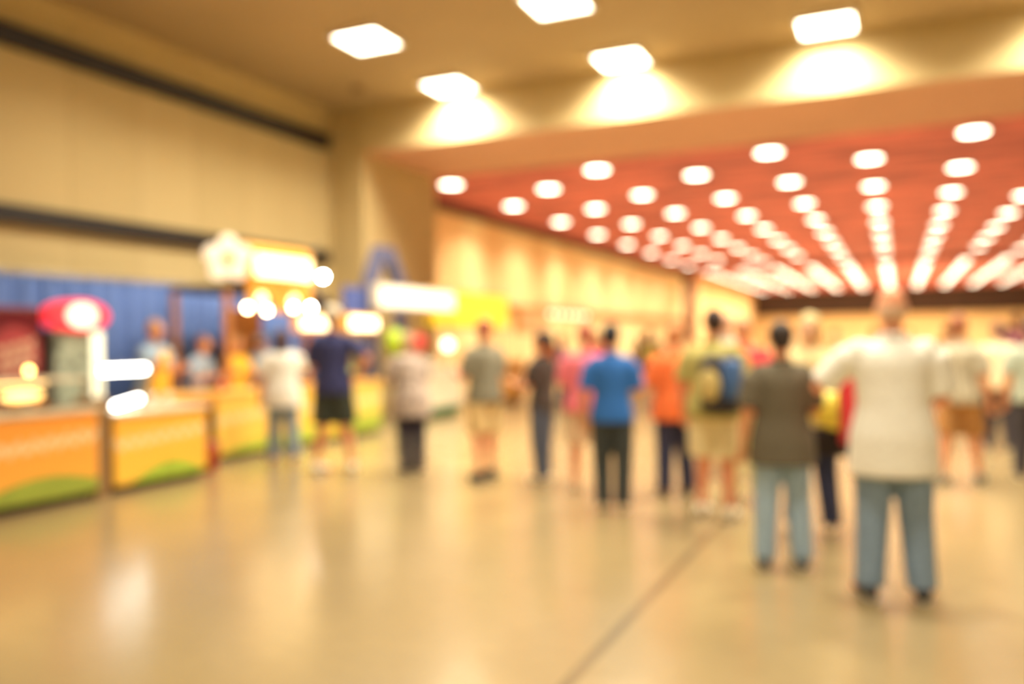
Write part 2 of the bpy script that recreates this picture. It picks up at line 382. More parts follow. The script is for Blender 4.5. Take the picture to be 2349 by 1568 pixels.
# bright warmer lamp over counter two
t = thing('food_warmer', 'white bar lamp on a steel stand on the green hill counter', 'warmer lamp', (-7.62, 6.62, .84))
MB().box(-.09, .09, -.31, .31, .0, .03, .006).build('base', STEEL, t)
for sy in (-.27, .27): MB().tube([(-.05, sy, .03), (-.05, sy, .40), (.0, sy, .44)], [.011]*3, 8).build('upright', STEEL, t)
MB().tube([(.02, -.27, .42), (.02, .27, .42)], [.035, .035], 12).build('upper_tube', emit('white_tube', (1, .97, .86), 16), t, True)
MB().tube([(.10, -.2, .045), (.10, .12, .10)], [.03, .03], 12).build('lower_tube', emit('white_tube', (1, .97, .86), 16), t, True)
MB().box(-.04, .07, -.31, .31, .455, .475, .006).build('hood', STEEL, t)
t = thing('counter_lamp', 'small amber bulb lamp on top of the glass display case', 'lamp', (-7.75, 5.62, 1.21))
MB().lathe([(.05, 0), (.05, .012), (.01, .02), (.008, .05)], n=16).build('stand', STEEL, t, True)
MB().ball((0, 0, .075), .03).build('bulb', emit('amber_bulb', (1, .6, .16), 16), t, True)
# blue drape behind
t = thing('pipe_and_drape', 'long blue drape hung on poles behind the food counters', 'curtain', (-10.2, 0, 0))
dr = MB(); pts = []
n = 700; y0, y1 = 1.0, 13.6
for i in range(n+1):
    y = y0+(y1-y0)*i/n; pts.append((.045*math.sin(y*19)+.02*math.sin(y*47+1), y))
vs = [(x, y, .03) for x, y in pts]+[(x*.8, y, 2.46) for x, y in pts]+[(x-.012, y, .03) for x, y in pts]+[(x*.8-.012, y, 2.46) for x, y in pts]
fs = []
for i in range(n):
    a, b_ = i, i+1; N = n+1
    fs += [(a, b_, b_+N, a+N), (a+2*N, a+3*N, b_+3*N, b_+2*N), (a+N, b_+N, b_+3*N, a+3*N), (a, a+2*N, b_+2*N, b_)]
dr.add(vs, fs)
def drape_mat():
    m = mat('blue_drape', (84, 112, 174), .75, var=.08, scale=5); nt = m.node_tree; b = nt.nodes['Principled BSDF']
    return m
dr.build('drape', drape_mat(), t, True)
MB().tube([(-.02, y0, 2.49), (-.02, y1, 2.49)], [.022, .022], 8).build('rail', STEEL, t)
for y in (1.1, 4.2, 7.3, 10.4, 13.5):
    MB().tube([(-.09, y, .0), (-.09, y, 2.5)], [.02, .02], 8).build('pole', STEEL, t)
# fridge with lit oval red sign, and red vending cabinet
REDP = mat('glossy_red', (176, 20, 34), .3, var=.05)
t = thing('drinks_fridge', 'glass-door drinks fridge with a lit red and white oval sign', 'fridge', (-9.35, 7.17, 0))
MB().box(-.35, .33, -.34, .34, .02, 1.72, .02).build('cabinet', mat('fridge_grey', (120, 120, 112), .4), t)
MB().box(.33, .37, -.32, .18, .15, 1.68, .01).build('door', mat('fridge_interior', (176, 186, 166), .25, var=.35, scale=9), t)
MB().box(.33, .375, .19, .33, .12, 1.70, .01).build('light_strip', emit('fridge_strip', (1, .93, .62), 1.6), t)
pr = [(.39*math.cos(q), 1.89+.19*math.sin(q)) for q in [2*math.pi*i/40 for i in range(40)]]
s_ = MB().prism(pr, 'x', .18, .42).build('sign', emit('red_sign_glow', (1, .04, .05), 1.15), t)
pr = [(.2*math.cos(q), 1.89+.14*math.sin(q)) for q in [2*math.pi*i/40 for i in range(40)]]
MB().prism(pr, 'x', .42, .44).build('sign_badge', emit('white_badge_glow', (1, .84, .62), 1.8), s_)
t = thing('vending_machine', 'dark red drinks cabinet with a round pale pink script emblem', 'vending machine', (-9.35, 6.36, 0))
MB().box(-.35, .34, -.35, .35, .02, 1.98, .03).build('cabinet', mat('wine_red', (104, 12, 28), .35, var=.08), t)
e_ = MB().prism([(.30*math.cos(q), 1.42+.34*math.sin(q)) for q in [2*math.pi*i/40 for i in range(40)]], 'x', .34, .36).build('emblem', mat('emblem_rose', (170, 66, 70), .35), t)
sc = MB()
for q in range(3):
    P = [(.37, -.22+.44*i/30, 1.52-.11*q+.04*math.sin(i*.9+q)+.10*(i/30-.5)) for i in range(31)]
    sc.tube(P, [.018]*31, 6)
sc.build('script_stroke', mat('emblem_cream', (236, 190, 160), .4), e_)
MB().box(.34, .36, -.2, .2, .25, .75, .01).build('delivery_flap', mat('flap_black', (30, 20, 22), .3), t)

# sunflower kiosk
WOOD = mat('kiosk_brown', (196, 132, 76), .55, var=.12, scale=4)
ORANGE = mat('kiosk_orange', (240, 170, 70), .5)
t = thing('food_kiosk', 'kiosk with a flower sign, glowing header and hanging bulbs behind the counters', 'kiosk', (-9.0, 10.3, 0)); kiosk = t
for sx in (-.7, .3):
    for sy in (-.95, .85): MB().box(sx-.04, sx+.04, sy-.04, sy+.04, 0, 2.3).build('post', WOOD, t)
MB().box(-.75, -.66, .25, .8, .9, 2.1).build('back_board', WOOD, t)
hd = MB().box(.0, .45, -.66, .86, 2.42, 3.0, .09).build('header', mat('header_amber', (250, 176, 60), .4), t)
MB().box(.45, .49, -.52, .74, 2.52, 2.84, .015).build('lit_panel', emit('header_glow', (1, .80, .40), 4), hd)
ar = MB()
for k in range(2):
    cy = -.32+.74*k
    ar.prism([(cy-.34, 2.0), (cy-.34, 2.42), (cy+.34, 2.42), (cy+.34, 2.0)]+[(cy+.24*math.cos(q), 2.0+.3*math.sin(q)) for q in [math.pi*i/12 for i in range(13)]], 'x', .40, .46)
ar.build('arches', ORANGE, t)
for k in range(2): MB().ball((.36, -.32+.74*k, 2.2), (.05, .13, .09)).build('arch_lamp', emit('arch_glow', (1, .68, .28), 7), t, True)
MB().prism([(-.95, 2.3), (.9, 2.3), (1.9, 1.98), (1.93, 2.03), (.95, 2.42), (-.95, 2.38)], 'x', -.78, .38).build('canopy', mat('canopy_black', (52, 44, 46), .7), t)
# flower sign
f_ = thing('flower_sign', 'white five-petal flower sign with a yellow centre beside the glowing header', 'sign', (-8.74, 9.43, 2.75), -46)
pet = MB()
for k in range(5):
    q = math.pi/2+k*2*math.pi/5
    pet.ball((0, .19*math.cos(q), .19*math.sin(q)), (.04, .14, .16), 16, rot=Matrix.Rotation(q-math.pi/2, 3, 'X'))
pet.build('petals', emit('petal_glow', (1, .80, .56), .95), f_, True)
MB().ball((.03, 0, -.01), (.035, .09, .09)).build('flower_centre', mat('yellow_centre', (240, 180, 20), .5), f_, True)
MB().tube([(-.02, .0, 0), (-.175, .17, 0)], [.02, .02], 8).build('bracket', STEEL, f_)
# hanging bulbs, each its own
def bulb(x, y, z, r, m, label, top):
    t = thing('hanging_bulb', label, 'light bulb', (x, y, z), 0, 'bulbs hanging at the kiosk')
    MB().ball((0, 0, 0), r).build('bulb', m, t, True)
    MB().tube([(0, 0, r*.8), (0, 0, r*1.6)], [r*.45, r*.45], 8).build('socket', STEEL, t)
    MB().tube([(0, 0, r*1.6), (0, 0, top-z)], [.004, .004], 6).build('cord', PLINTH, t)
WB = emit('warm_bulb', (1, .74, .42), 40); CB = emit('cool_bulb', (.92, 1, .95), 85)
for i, y in enumerate((9.67, 10.08, 10.69, 11.1)):
    bulb(-8.55, y-.06, (2.05, 2.02, 2.08, 2.09)[i], .04 if i < 3 else .045, WB if i < 3 else emit('bright_bulb', (1, .95, .8), 80),
         ('leftmost hanging bulb under the kiosk arches', 'second hanging bulb under the kiosk arches', 'third hanging bulb, under the right kiosk arch', 'brightest white bulb at the right end of the kiosk arches')[i], 2.42)
bulb(-8.4, 11.19, 2.59, .045, CB, 'lone cool white bulb right of the glowing kiosk header', 3.1)
MB().tube([(.2, .6, 2.9), (.6, .89, 3.1)], [.012, .012], 8).build('lamp_arm', STEEL, kiosk)
bulb(-8.95, 11.05, 2.24, .05, emit('dim_bulb', (1, .8, .6), 6), 'dim frosted bulb over the white cap', 2.35)
def lightbox(name, label, x, y0, y1, z0, z1, glow, strength, body, pz=0, depth=.16):
    t = thing(name, label, 'sign', (x, (y0+y1)/2, 0)); w = (y1-y0)/2
    MB().box(-depth, 0, -w, w, z0, z1, .03).build('box', body, t)
    MB().box(.0, .02, -w+.05, w-.05, z0+.05, z1-.05, .008).build('lit_face', emit(name+'_glow'+str(y0), glow, strength), t)
    if 1:
        for s in (-w+.12, w-.12): MB().tube([(-depth/2, s, pz), (-depth/2, s, z0+.02)], [.022, .022], 8).build('post', STEEL, t)
    return t
AMB = mat('amber_box', (246, 180, 60), .4)
lightbox('menu_lightbox', 'glowing cream menu sign just left of the white cap', -8.3, 10.45, 11.35, 1.70, 1.98, (1, .82, .46), 5, AMB, pz=.9)
lightbox('menu_lightbox', 'glowing cream menu sign just right of the white cap', -8.3, 11.72, 12.62, 1.70, 2.0, (1, .82, .46), 5, AMB, pz=.9)
lightbox('banner_sign', 'long white lit sign under the blue arch', -8.8, 13.4, 16.4, 2.16, 2.62, (1, .88, .66), 1.6, WHITEM, depth=.2)
lightbox('banner_sign', 'yellow lit sign joined to the end of the long white sign', -9.15, 16.0, 19.9, 1.84, 2.70, (1, .70, .05), 1.15, mat('yellow_box', (255, 210, 40), .4), depth=.2)
lightbox('banner_sign', 'dull orange hanging sign beyond the yellow one', -8.9, 20.0, 22.2, 1.72, 2.35, (1, .55, .2), .5, ORANGE)
# round yellow knob sign on yellow box
t = thing('blue_arch', 'blue pointed arch standing over the long white sign', 'arch', (-9.3, 14.35, 0))
aq = MB()
prof = [(-.62, 0), (-.62, 2.7), (-.25, 3.42), (.25, 3.42), (.72, 2.7), (.72, 0), (.5, 0), (.5, 2.6), (.12, 3.14), (-.12, 3.14), (-.4, 2.6), (-.4, 0)]
aq.prism(prof, 'x', -.1, .1); aq.build('arch_frame', mat('arch_blue', (104, 108, 144), .6), t)
t = thing('privacy_screen', 'small blue fabric panel left of the long white sign', 'panel', (-9.2, 13.1, 0))
MB().box(-.03, .03, -.25, .45, 1.9, 2.56, .01).build('panel', mat('panel_blue', (86, 104, 176), .7), t)
for y in (-.2, .4): MB().tube([(0, y, 0), (0, y, 1.95)], [.02, .02], 8).build('pole', STEEL, t)
# items on the counters
def cup(loc, label, col, r=.04, h=.12, group='cups on the counters'):
    t = thing('paper_cup', label, 'cup', loc, 0, group)
    MB().lathe([(r*.7, 0), (r, h), (r*.92, h), (r*.65, .01)], n=16).build('body', mat('cup_'+col, {'white': (236, 226, 205), 'red': (206, 50, 44), 'green': (150, 190, 60)}[col], .5), t, True)
    MB().lathe([(r*1.05, h), (r*1.05, h+.012), (r*.5, h+.02)], n=16).build('lid', WHITEM, t, True)
cup((-7.6, 6.98, .84), 'white paper cup right of the warmer lamp', 'white')
cup((-7.5, 7.12, .84), 'white paper cup at the right end of the hill counter, nearer the edge', 'white')
cup((-8.2, 8.7, .9), 'red paper cup on the gold counter', 'red'); cup((-8.62, 14.6, 1.0), 'red paper cup on the white counter', 'red', .06, .2)
cup((-8.66, 15.1, 1.0), 'white paper cup on the white counter', 'white', .06, .18); cup((-8.2, 11.6, .9), 'green paper cup on the yellow-green counter', 'green', .06, .2)
t = thing('round_lamp', 'round white globe lamp standing on the white counter', 'lamp', (-8.64, 15.75, 1.0))
MB().lathe([(.09, 0), (.09, .02), (.015, .04), (.015, .36)], n=16).build('stand', STEEL, t, True)
MB().ball((0, 0, .46), .12).build('globe', emit('globe_glow', (1, .86, .6), 4), t, True)
t = thing('balloon', 'lime green balloon tied over the yellow-green counter', 'balloon', (-8.3, 13.15, 0))
MB().ball((0, 0, 1.52), (.19, .19, .25), 18).build('balloon_skin', mat('lime_balloon', (176, 206, 40), .35), t, True)
MB().tube([(0, 0, .0), (.02, .02, .7), (0, 0, 1.28)], [.004]*3, 6).build('string', WHITEM, t)
t = thing('balloon', 'orange balloon beside the lime green one', 'balloon', (-8.6, 13.7, 0))
MB().ball((0, 0, 1.5), (.17, .17, .22), 18).build('balloon_skin', mat('orange_balloon', (236, 150, 80), .35), t, True)
MB().tube([(0, 0, .0), (.02, .02, .7), (0, 0, 1.28)], [.004]*3, 6).build('string', WHITEM, t)
t = thing('balloon', 'red balloon above the white counter', 'balloon', (-8.75, 14.75, 0))
MB().ball((0, 0, 1.5), (.16, .16, .2), 18).build('balloon_skin', mat('red_balloon', (216, 60, 60), .35), t, True)
MB().tube([(0, 0, 1.0), (0, 0, 1.3)], [.004]*2, 6).build('string', WHITEM, t)
# far string lamps along the hall wall
fl = None
for i in range(7):
    if fl is None:
        fl = thing('pendant_lamp', 'small pendant lamp in the short row by the far left hall wall', 'lamp', (-14, 34.2, 2.72), 0, 'pendant lamps by the hall wall')
        MB().ball((0, 0, 0), .09).build('bulb', emit('pendant_glow', (1, .8, .5), 4), fl, True)
        MB().tube([(0, 0, .09), (0, 0, .5)], [.01, .01], 6).build('cord', PLINTH, fl)
        c = fl
    else: c = copy_tree(fl)
    c.location = (-14, 34.2+.9*i, 2.72); c['label'] = 'small pendant lamp by the hall wall, %s from the left of its short row' % ORD[i]
t = thing('lamp_rail', 'steel rail on posts carrying the short row of pendant lamps', 'rail', (-14, 0, 0))
MB().tube([(0, 33.8, 3.23), (0, 40, 3.23)], [.03, .03], 8).build('rail', STEEL, t)
for y in (33.9, 39.9): MB().tube([(0, y, 0), (0, y, 3.23)], [.04, .04], 8).build('post', STEEL, t)

# ------------------------------------------------------------------ people
SKIN = {'tan': (228, 158, 114), 'pink': (242, 164, 124), 'fair': (238, 184, 146), 'brown': (150, 98, 68)}
ARMS = {'down': ((.06, -.03, -.28), (.02, .07, -.25)), 'front': ((.05, .03, -.28), (-.07, .23, .04)),
        'akimbo': ((.20, -.10, -.19), (-.15, .12, -.15)), 'reach': ((.04, .20, -.20), (.0, .25, .02)),
        'up': ((.19, .06, -.21), (-.10, .19, .14)), 'fold': ((.08, .05, -.27), (-.2, .16, .05)), 'swing': ((.05, -.13, -.25), (.01, .06, -.25))}
def person(label, x, y, H, rz, skin='tan', shirt=(200, 200, 200), legs=(60, 60, 70), shoes=(40, 36, 34), hair=(60, 40, 30), arms=('down', 'down'),
           shorts=False, g=1.0, sleeve='short', stance=.12, step=0, lean=0, hairstyle='short', cap=None, apron=None, loose=0, vox=.0085, group=None, shirtvar=.06,
           hem=.84, dress=False, turn=0, toe=0):
    s = H/1.75
    t = thing('person', label, 'person', (x, y, 0), rz, group)
    sk = mat('skin_'+skin, SKIN[skin], .55, var=.05, scale=20)
    def tl(p):  # torso lean about the hips
        p = Vector(p); k = max(0, p.z-.92); return Vector((p.x, p.y+math.sin(math.radians(lean))*k, p.z-(1-math.cos(math.radians(lean)))*k))
    def S(p): return tuple(v*s for v in p)
    R = lambda r: tuple(v*s for v in r) if isinstance(r, tuple) else r*s
    gt = 1+(g-1)*1.0; gl = 1+(g-1)*.5
    tor = [(.80, .135, .10), (.92, .168, .118), (1.0, .155, .112), (1.09, .140, .105), (1.2, .150, .112), (1.32, .165, .115), (1.385, .162, .100), (1.43, .122, .085), (1.465, .078, .068), (1.49, .058, .06)]
    def torso(mb, grow, z0=.8, z1=1.5, flare=0, belly=0):
        P, Rr = [], []; hip = (.172*gt, .124*gt)
        for z, a, b_ in tor:
            if z < z0-.001 or z > z1: continue
            fl = flare*max(0, (1.3-z)); k = gt if z < 1.42 else 1
            w = 1.1 if (g > 1.1 and z < 1.15) else 1
            P.append(S(tl((0, 0, z)))); Rr.append(R(((a*k+grow+fl), (b_*k*w+grow+fl))))
        if flare:   # a garment hangs straight from the hips to its hem
            while P and P[0][2] < .90*s: P.pop(0); Rr.pop(0)
            fl = flare*(1.3-z0)*.9; P.insert(0, S((0, 0, z0))); Rr.insert(0, R((hip[0]+grow+fl, hip[1]+grow+fl)))
        mb.tube(P, Rr, 22, ref=(1, 0, 0), cap=False)
    # legs
    feet = {}
    J = {}
    for sd in (-1, 1):
        fx = sd*(.09+stance*.35); fy = sd*step*.5
        J[sd] = dict(hip=(sd*.088*gl, 0, .90), knee=(sd*.10*(1+stance*.8), fy*.55+.02, .49), ank=(fx, fy, .09))
    shoul = {}
    for sd in (-1, 1):
        a = ARMS[arms[0 if sd < 0 else 1]]
        sh = tl((sd*.178*(1+(g-1)*.8), 0, 1.385)); e = sh+Vector((sd*a[0][0]*1.0, a[0][1], a[0][2])); w = e+Vector((sd*a[1][0], a[1][1], a[1][2]))
        shoul[sd] = (sh, e, w)
    b = MB(); torso(b, 0)
    for sd in (-1, 1):
        j = J[sd]; h, k, a = Vector(j['hip']), Vector(j['knee']), Vector(j['ank'])
        P = [h, h.lerp(k, .4), k, k.lerp(a, .3), k.lerp(a, .75), a]
        b.tube([S(p) for p in P], [R(r*gl) for r in (.088, .080, .056, .056, .038, .036)], 14)
        b.tube([S(a+Vector((0, -.03, -.045))), S(a+Vector((0, .05, -.05))), S(a+Vector((sd*toe*.1, .14, -.065)))], [R((.034, .035)), R((.042, .032)), R((.04, .018))], 10)
        sh, e, w = shoul[sd]
        P = [sh+Vector((-sd*.06, 0, -.008)), sh+Vector((-sd*.012, 0, -.012)), sh.lerp(e, .5), e, e.lerp(w, .3), w]
        b.tube([S(p) for p in P], [R(r*(1+(g-1)*.4)) for r in (.046, .052, .047, .038, .041, .026)], 12)
        # hand: palm, four fingers, thumb
        d = (w-e).normalized(); side = Vector((-sd, .35, 0)); side = (side-d*side.dot(d)).normalized(); nrm = d.cross(side)*sd
        # side = across the palm towards the thumb, nrm = palm normal
        pc = w+d*.045
        b.tube([S(w+d*.0), S(pc), S(w+d*.085)], [R((.026, .018)), R((.040, .016)), R((.038, .014))], 10, ref=tuple(side))
        for q, (o_, L) in enumerate(((.029, .062), (.010, .072), (-.010, .067), (-.028, .052))):
            p0 = w+d*.078+side*o_; p1 = p0+d*L*.45+nrm*.006+side*o_*.15; p2 = p1+d*L*.35+nrm*.022; p3 = p2+d*L*.12+nrm*.022
            b.tube([S(p0), S(p1), S(p2), S(p3)], [R(.0095), R(.009), R(.0082), R(.007)], 8)
        p0 = w+d*.025+side*.028; p1 = p0+d*.03+side*.028+nrm*.008; p2 = p1+d*.03+side*.008+nrm*.012
        b.tube([S(p0), S(p1), S(p2)], [R(.013), R(.0105), R(.0085)], 8)
    # head with face
    hc = tl((0, .012, 1.635)); Rt = Matrix.Rotation(math.radians(turn), 3, 'Z')
    def hp(v): return S(hc+Rt@Vector(v))
    b.tube([S(tl((0, -.005, 1.44))), S(tl((0, 0, 1.52))), hp((0, -.01, -.06))], [R(.062), R(.056), R(.056)], 14)
    b.ball(hp((0, -.012, .022)), R((.078, .095, .098)), 20, rot=Rt)
    b.ball(hp((0, .022, -.045)), R((.060, .070, .072)), 18, rot=Rt)
    b.ball(hp((0, .058, -.088)), R((.026, .026, .022)), 10, rot=Rt)           # chin
    b.tube([hp((0, .078, .012)), hp((0, .096, -.02)), hp((0, .104, -.036))], [R(.011), R(.013), R(.016)], 8)  # nose
    b.ball(hp((0, .086, -.062)), R((.026, .010, .006)), 10, rot=Rt); b.ball(hp((0, .085, -.071)), R((.022, .010, .006)), 10, rot=Rt)   # lips
    for sd in (-1, 1):
        b.ball(hp((sd*.080, -.005, -.012)), R((.012, .020, .032)), 10, rot=Rt)  # ears
        b.ball(hp((sd*.032, .072, .022)), R((.026, .012, .008)), 10, rot=Rt)    # brow
    b.build('body', sk, t, voxel=vox*s, relax=2)
    for sd in (-1, 1):
        e = MB(); e.ball(hp((sd*.031, .078, .002)), R(.0115), 10); e.ball(hp((sd*.031, .0865, .002)), R(.0055), 8, mi=1)
        e.build('eye', [mat('eye_white', (235, 228, 215), .2), mat('iris_dark', (50, 34, 24), .2)], t, True)
    cv = max(vox*1.35, .011)*s
    # shirt
    m = mat('cloth_%d_%d_%d' % shirt+('p' if shirtvar > .1 else ''), shirt, .85, var=shirtvar, scale=16 if shirtvar > .1 else 40, bump=.15)
    b = MB(); torso(b, .016+loose*.3, z0=hem, z1=1.47, flare=.03+loose)
    for sd in (-1, 1):
        sh, e, w = shoul[sd]
        if sleeve == 'none': continue
        if sleeve == 'long': P = [sh+Vector((-sd*.07, 0, .004)), sh+Vector((-sd*.012, 0, -.004)), sh.lerp(e, .5), e, e.lerp(w, .4), e.lerp(w, .93)]; rr = (.066, .0745, .068, .056, .052, .042)
        else: P = [sh+Vector((-sd*.08, 0, .004)), sh+Vector((-sd*.03, 0, .0)), sh.lerp(e, .12), sh.lerp(e, .4), sh.lerp(e, .85)]; rr = (.066, .0735, .0755, .075, .074)
        b.tube([S(p) for p in P], [R(r*(1+(g-1)*.5)+loose*.15) for r in rr], 14, cap=False)
    so = b.build('shirt', m, t, voxel=cv, relax=6)
    c = MB(); c.tube([S(tl((0, -.004, 1.462))), S(tl((0, 0, 1.492)))], [R((.084, .080)), R((.066, .067))], 18, cap=False); c.build('collar', m, t, True)
    # trousers / shorts / skirt
    m = mat('cloth_%d_%d_%d' % legs, legs, .85, var=.08, scale=30, bump=.12)
    b = MB()
    if dress:
        b.tube([S((0, 0, .95)), S((0, .0, .75)), S((0, 0, .42))], [R((.17, .13)), R((.20, .17)), R((.26, .22))], 20, cap=False)
    else:
        b.tube([S((0, 0, .79)), S((0, 0, .92)), S((0, 0, 1.02))], [R((.14*gt+.012, .11*gt)), R((.172*gt+.008, .124*gt+.01)), R((.158*gt+.006, .118*gt+.006))], 20, ref=(1, 0, 0), cap=False)
        for sd in (-1, 1):
            j = J[sd]; h, k, a = Vector(j['hip']), Vector(j['knee']), Vector(j['ank'])
            if shorts: P = [h, h.lerp(k, .45), h.lerp(k, .93)]; rr = (.108, .116, .118)
            else: P = [h, h.lerp(k, .45), k, k.lerp(a, .5), a+Vector((0, -.005, -.02))]; rr = (.108, .102, .087, .080, .074)
            b.tube([S(p) for p in P], [R(r*gl) for r in rr], 14, cap=False)
    b.build('skirt' if dress else ('shorts' if shorts else 'trousers'), m, t, voxel=cv, relax=3)
    # shoes
    m = mat('shoe_%d_%d_%d' % shoes, shoes, .5)
    for sd in (-1, 1):
        a = Vector(J[sd]['ank']); b = MB(); kx = toe*.5*sd
        b.tube([S((a.x-kx*.02, a.y-.075, .048)), S((a.x, a.y-.03, .055)), S((a.x+kx*.06, a.y+.06, .046)), S((a.x+kx*.12, a.y+.15, .036)), S((a.x+kx*.16, a.y+.19, .030))],
               [R((.036, .040)), R((.043, .052)), R((.048, .042)), R((.046, .032)), R((.03, .022))], 12, ref=(1, 0, 0))
        b.tube([S((a.x, a.y-.005, .05)), S((a.x, a.y-.005, .115))], [R(.046), R(.045)], 12, cap=False)
        sh = b.build('shoe', m, t, voxel=.009*s, relax=2)
        q = MB(); q.tube([S((a.x-kx*.02, a.y-.085, .009)), S((a.x, a.y-.03, .009)), S((a.x+kx*.06, a.y+.06, .009)), S((a.x+kx*.12, a.y+.15, .009)), S((a.x+kx*.16, a.y+.195, .009))], [R((.034, .009)), R((.043, .009)), R((.048, .009)), R((.047, .009)), R((.03, .009))], 14, ref=(1, 0, 0), cap=False); q.build('sole', mat('sole_rubber', (190, 180, 160) if shoes[0] > 120 else (30, 26, 24), .7), sh)
    # hair
    if hair:
        m = mat('hair_%d_%d_%d' % hair, hair, .6, var=.2, scale=60, bump=.3)
        b = MB(); b.ball(hp((0, -.024, .036)), R((.087, .100, .098)), 18, rot=Rt)
        if hairstyle == 'short': b.ball(hp((0, -.055, -.015)), R((.075, .062, .07)), 14, rot=Rt)
        if hairstyle == 'bald': b = MB(); b.ball(hp((0, -.045, -.02)), R((.083, .072, .06)), 16, rot=Rt)
        if hairstyle == 'long':
            b.tube([hp((0, -.045, .03)), hp((0, -.075, -.08)), hp((0, -.085, -.2))], [R((.088, .07)), R((.092, .05)), R((.075, .032))], 16, ref=(1, 0, 0))
        if hairstyle == 'tail': b.ball(hp((0, -.055, -.01)), R((.075, .06, .065)), 14, rot=Rt); b.tube([hp((0, -.12, .06)), hp((0, -.165, 0)), hp((0, -.15, -.14))], [R(.028), R(.034), R(.014)], 10)
        b.build('hair', m, t, voxel=.01*s, relax=2)
    if cap:
        m = mat('cap_%d_%d_%d' % cap, cap, .8); b = MB()
        b.ball(hp((0, -.02, .055)), R((.097, .110, .085)), 18, rot=Rt); b.tube([hp((0, .06, .045)), hp((0, .16, .025))], [R((.075, .012)), R((.055, .006))], 14, ref=(1, 0, 0))
        b.build('cap', m, t, voxel=.009*s, relax=1)
    if apron:
        m = mat('apron_%d_%d_%d' % apron, apron, .8); b = MB()
        P = []; pr = []
        for z, w, yy in ((.55, .23, .185), (.85, .22, .175), (1.05, .19, .165), (1.22, .13, .168), (1.38, .10, .155)):
            for k in range(9):
                u = -1+k/4; q = u*1.1*min(1, w/.2)
                p = tl((w*math.sin(q)*1.0, 0, z)); P.append(S((p.x, p.y+(yy*gt)*math.cos(q*.9), p.z)))
        n = len(P); P2 = [(p[0]*1.05, p[1]+.012, p[2]) for p in P]; F = []
        for r in range(4):
            for k in range(8):
                a = r*9+k; F += [(a, a+1, a+10, a+9), (a+n, a+9+n, a+10+n, a+1+n)]
        bd = [k for k in range(9)]+[r*9+8 for r in range(1, 5)]+[36+k for k in range(7, -1, -1)]+[r*9 for r in range(3, 0, -1)]
        for i in range(len(bd)): a, c_ = bd[i], bd[(i+1) % len(bd)]; F.append((a, c_, c_+n, a+n))
        b.add(P+P2, F).build('apron', m, t, True)
    return t, shoul, s

Q = 'customers waiting at the stands'
person('person in a loose white shirt and pale jeans by the gold counter, one arm out', -7.16, 8.66, 1.70, 30, 'tan', (255, 250, 240), (136, 156, 178), (196, 130, 110), (84, 54, 36), ('down', 'reach'), hairstyle='long', loose=.05, g=1.12, hem=.74)
person('person in a navy shirt, dark green shorts, white cap and white shoes, legs apart', -6.03, 8.2, 1.94, 20, 'pink', (56, 60, 110), (60, 66, 58), (238, 226, 200), (150, 120, 90), ('front', 'akimbo'), shorts=True, g=1.12, stance=.30, cap=(232, 220, 196), toe=-1, hem=.83)
person('person in a grey-white patterned top and narrow black trousers, bending left', -5.15, 8.5, 1.63, 55, 'fair', (190, 172, 160), (42, 38, 62), (50, 44, 50), (214, 182, 140), ('front', 'front'), g=1.08, lean=10, shirtvar=.3, hairstyle='short', hem=.70, loose=.05, stance=0)
person('person in a grey shirt, khaki shorts and black shoes, side on', -4.13, 8.35, 1.75, 62, 'pink', (140, 136, 116), (230, 200, 140), (44, 34, 30), (196, 110, 84), ('front', 'front'), shorts=True, g=1.12, hairstyle='short', step=.12)
person('slim person with dark hair, black top and blue jeans, side on', -3.46, 8.38, 1.60, 75, 'tan', (66, 56, 50), (78, 86, 104), (222, 206, 176), (50, 34, 30), ('front', 'front'), g=.94, stance=0, hairstyle='tail', step=.08)
person('person in a pink shirt standing half behind the bright blue shirt', -2.83, 8.0, 1.66, 20, 'pink', (252, 130, 144), (230, 196, 156), (214, 180, 140), (190, 100, 74), ('front', 'down'), shorts=True, g=1.15, loose=.02)
person('person in a bright blue shirt and charcoal trousers, black hair', -2.30, 7.17, 1.64, 10, 'tan', (46, 110, 192), (62, 68, 70), (200, 180, 140), (32, 32, 44), ('down', 'front'), g=1.08, hairstyle='short', stance=.0)
person('person in black with a round yellow print on the back, farther down the hall', -5.02, 18.44, 1.76, 20, 'tan', (46, 42, 42), (214, 150, 110), (120, 110, 96), (80, 54, 36), ('down', 'down'), shorts=True, g=1.15, vox=.012)
pr8 = bpy.data.objects[[o.name for o in bpy.data.objects if o.get('category') == 'person'][-1]]
MB().ball((0, -.155, 1.24), (.15, .02, .15), 18).build('round_print', mat('print_yellow', (214, 184, 90), .7), pr8, True)
person('person in an orange shirt and navy trousers beside the olive shirt', -1.96, 8.1, 1.64, 40, 'tan', (244, 120, 60), (50, 54, 86), (110, 90, 70), (206, 140, 84), ('front', 'front'), g=1.22, hem=.78, loose=.03)
t10 = person('person in an olive shirt and cream shorts wearing a dark backpack', -1.42, 7.22, 1.75, -18, 'pink', (186, 174, 100), (255, 232, 180), (250, 236, 204), (58, 38, 32), ('down', 'front'), shorts=True, g=1.3, hairstyle='short', turn=40)
person('person with red top and pale green trousers behind the backpack', -1.31, 8.05, 1.69, 0, 'pink', (236, 66, 74), (244, 242, 186), (222, 120, 96), (220, 160, 120), ('down', 'down'), g=1.3, loose=.0)
person('person in pale blue-grey shirt with pink bald head beyond the backpack', -1.69, 9.3, 1.80, 10, 'fair', (184, 190, 176), (216, 200, 160), (190, 170, 140), (214, 176, 150), ('down', 'down'), g=1.1, hairstyle='bald')
person('person in a dark grey-brown shirt and light blue jeans, dark hair', -.70, 5.80, 1.60, 18, 'tan', (104, 96, 78), (164, 190, 212), (70, 84, 96), (52, 40, 34), ('down', 'front'), g=1.08, stance=.12, hairstyle='short', loose=.03, hem=.74)
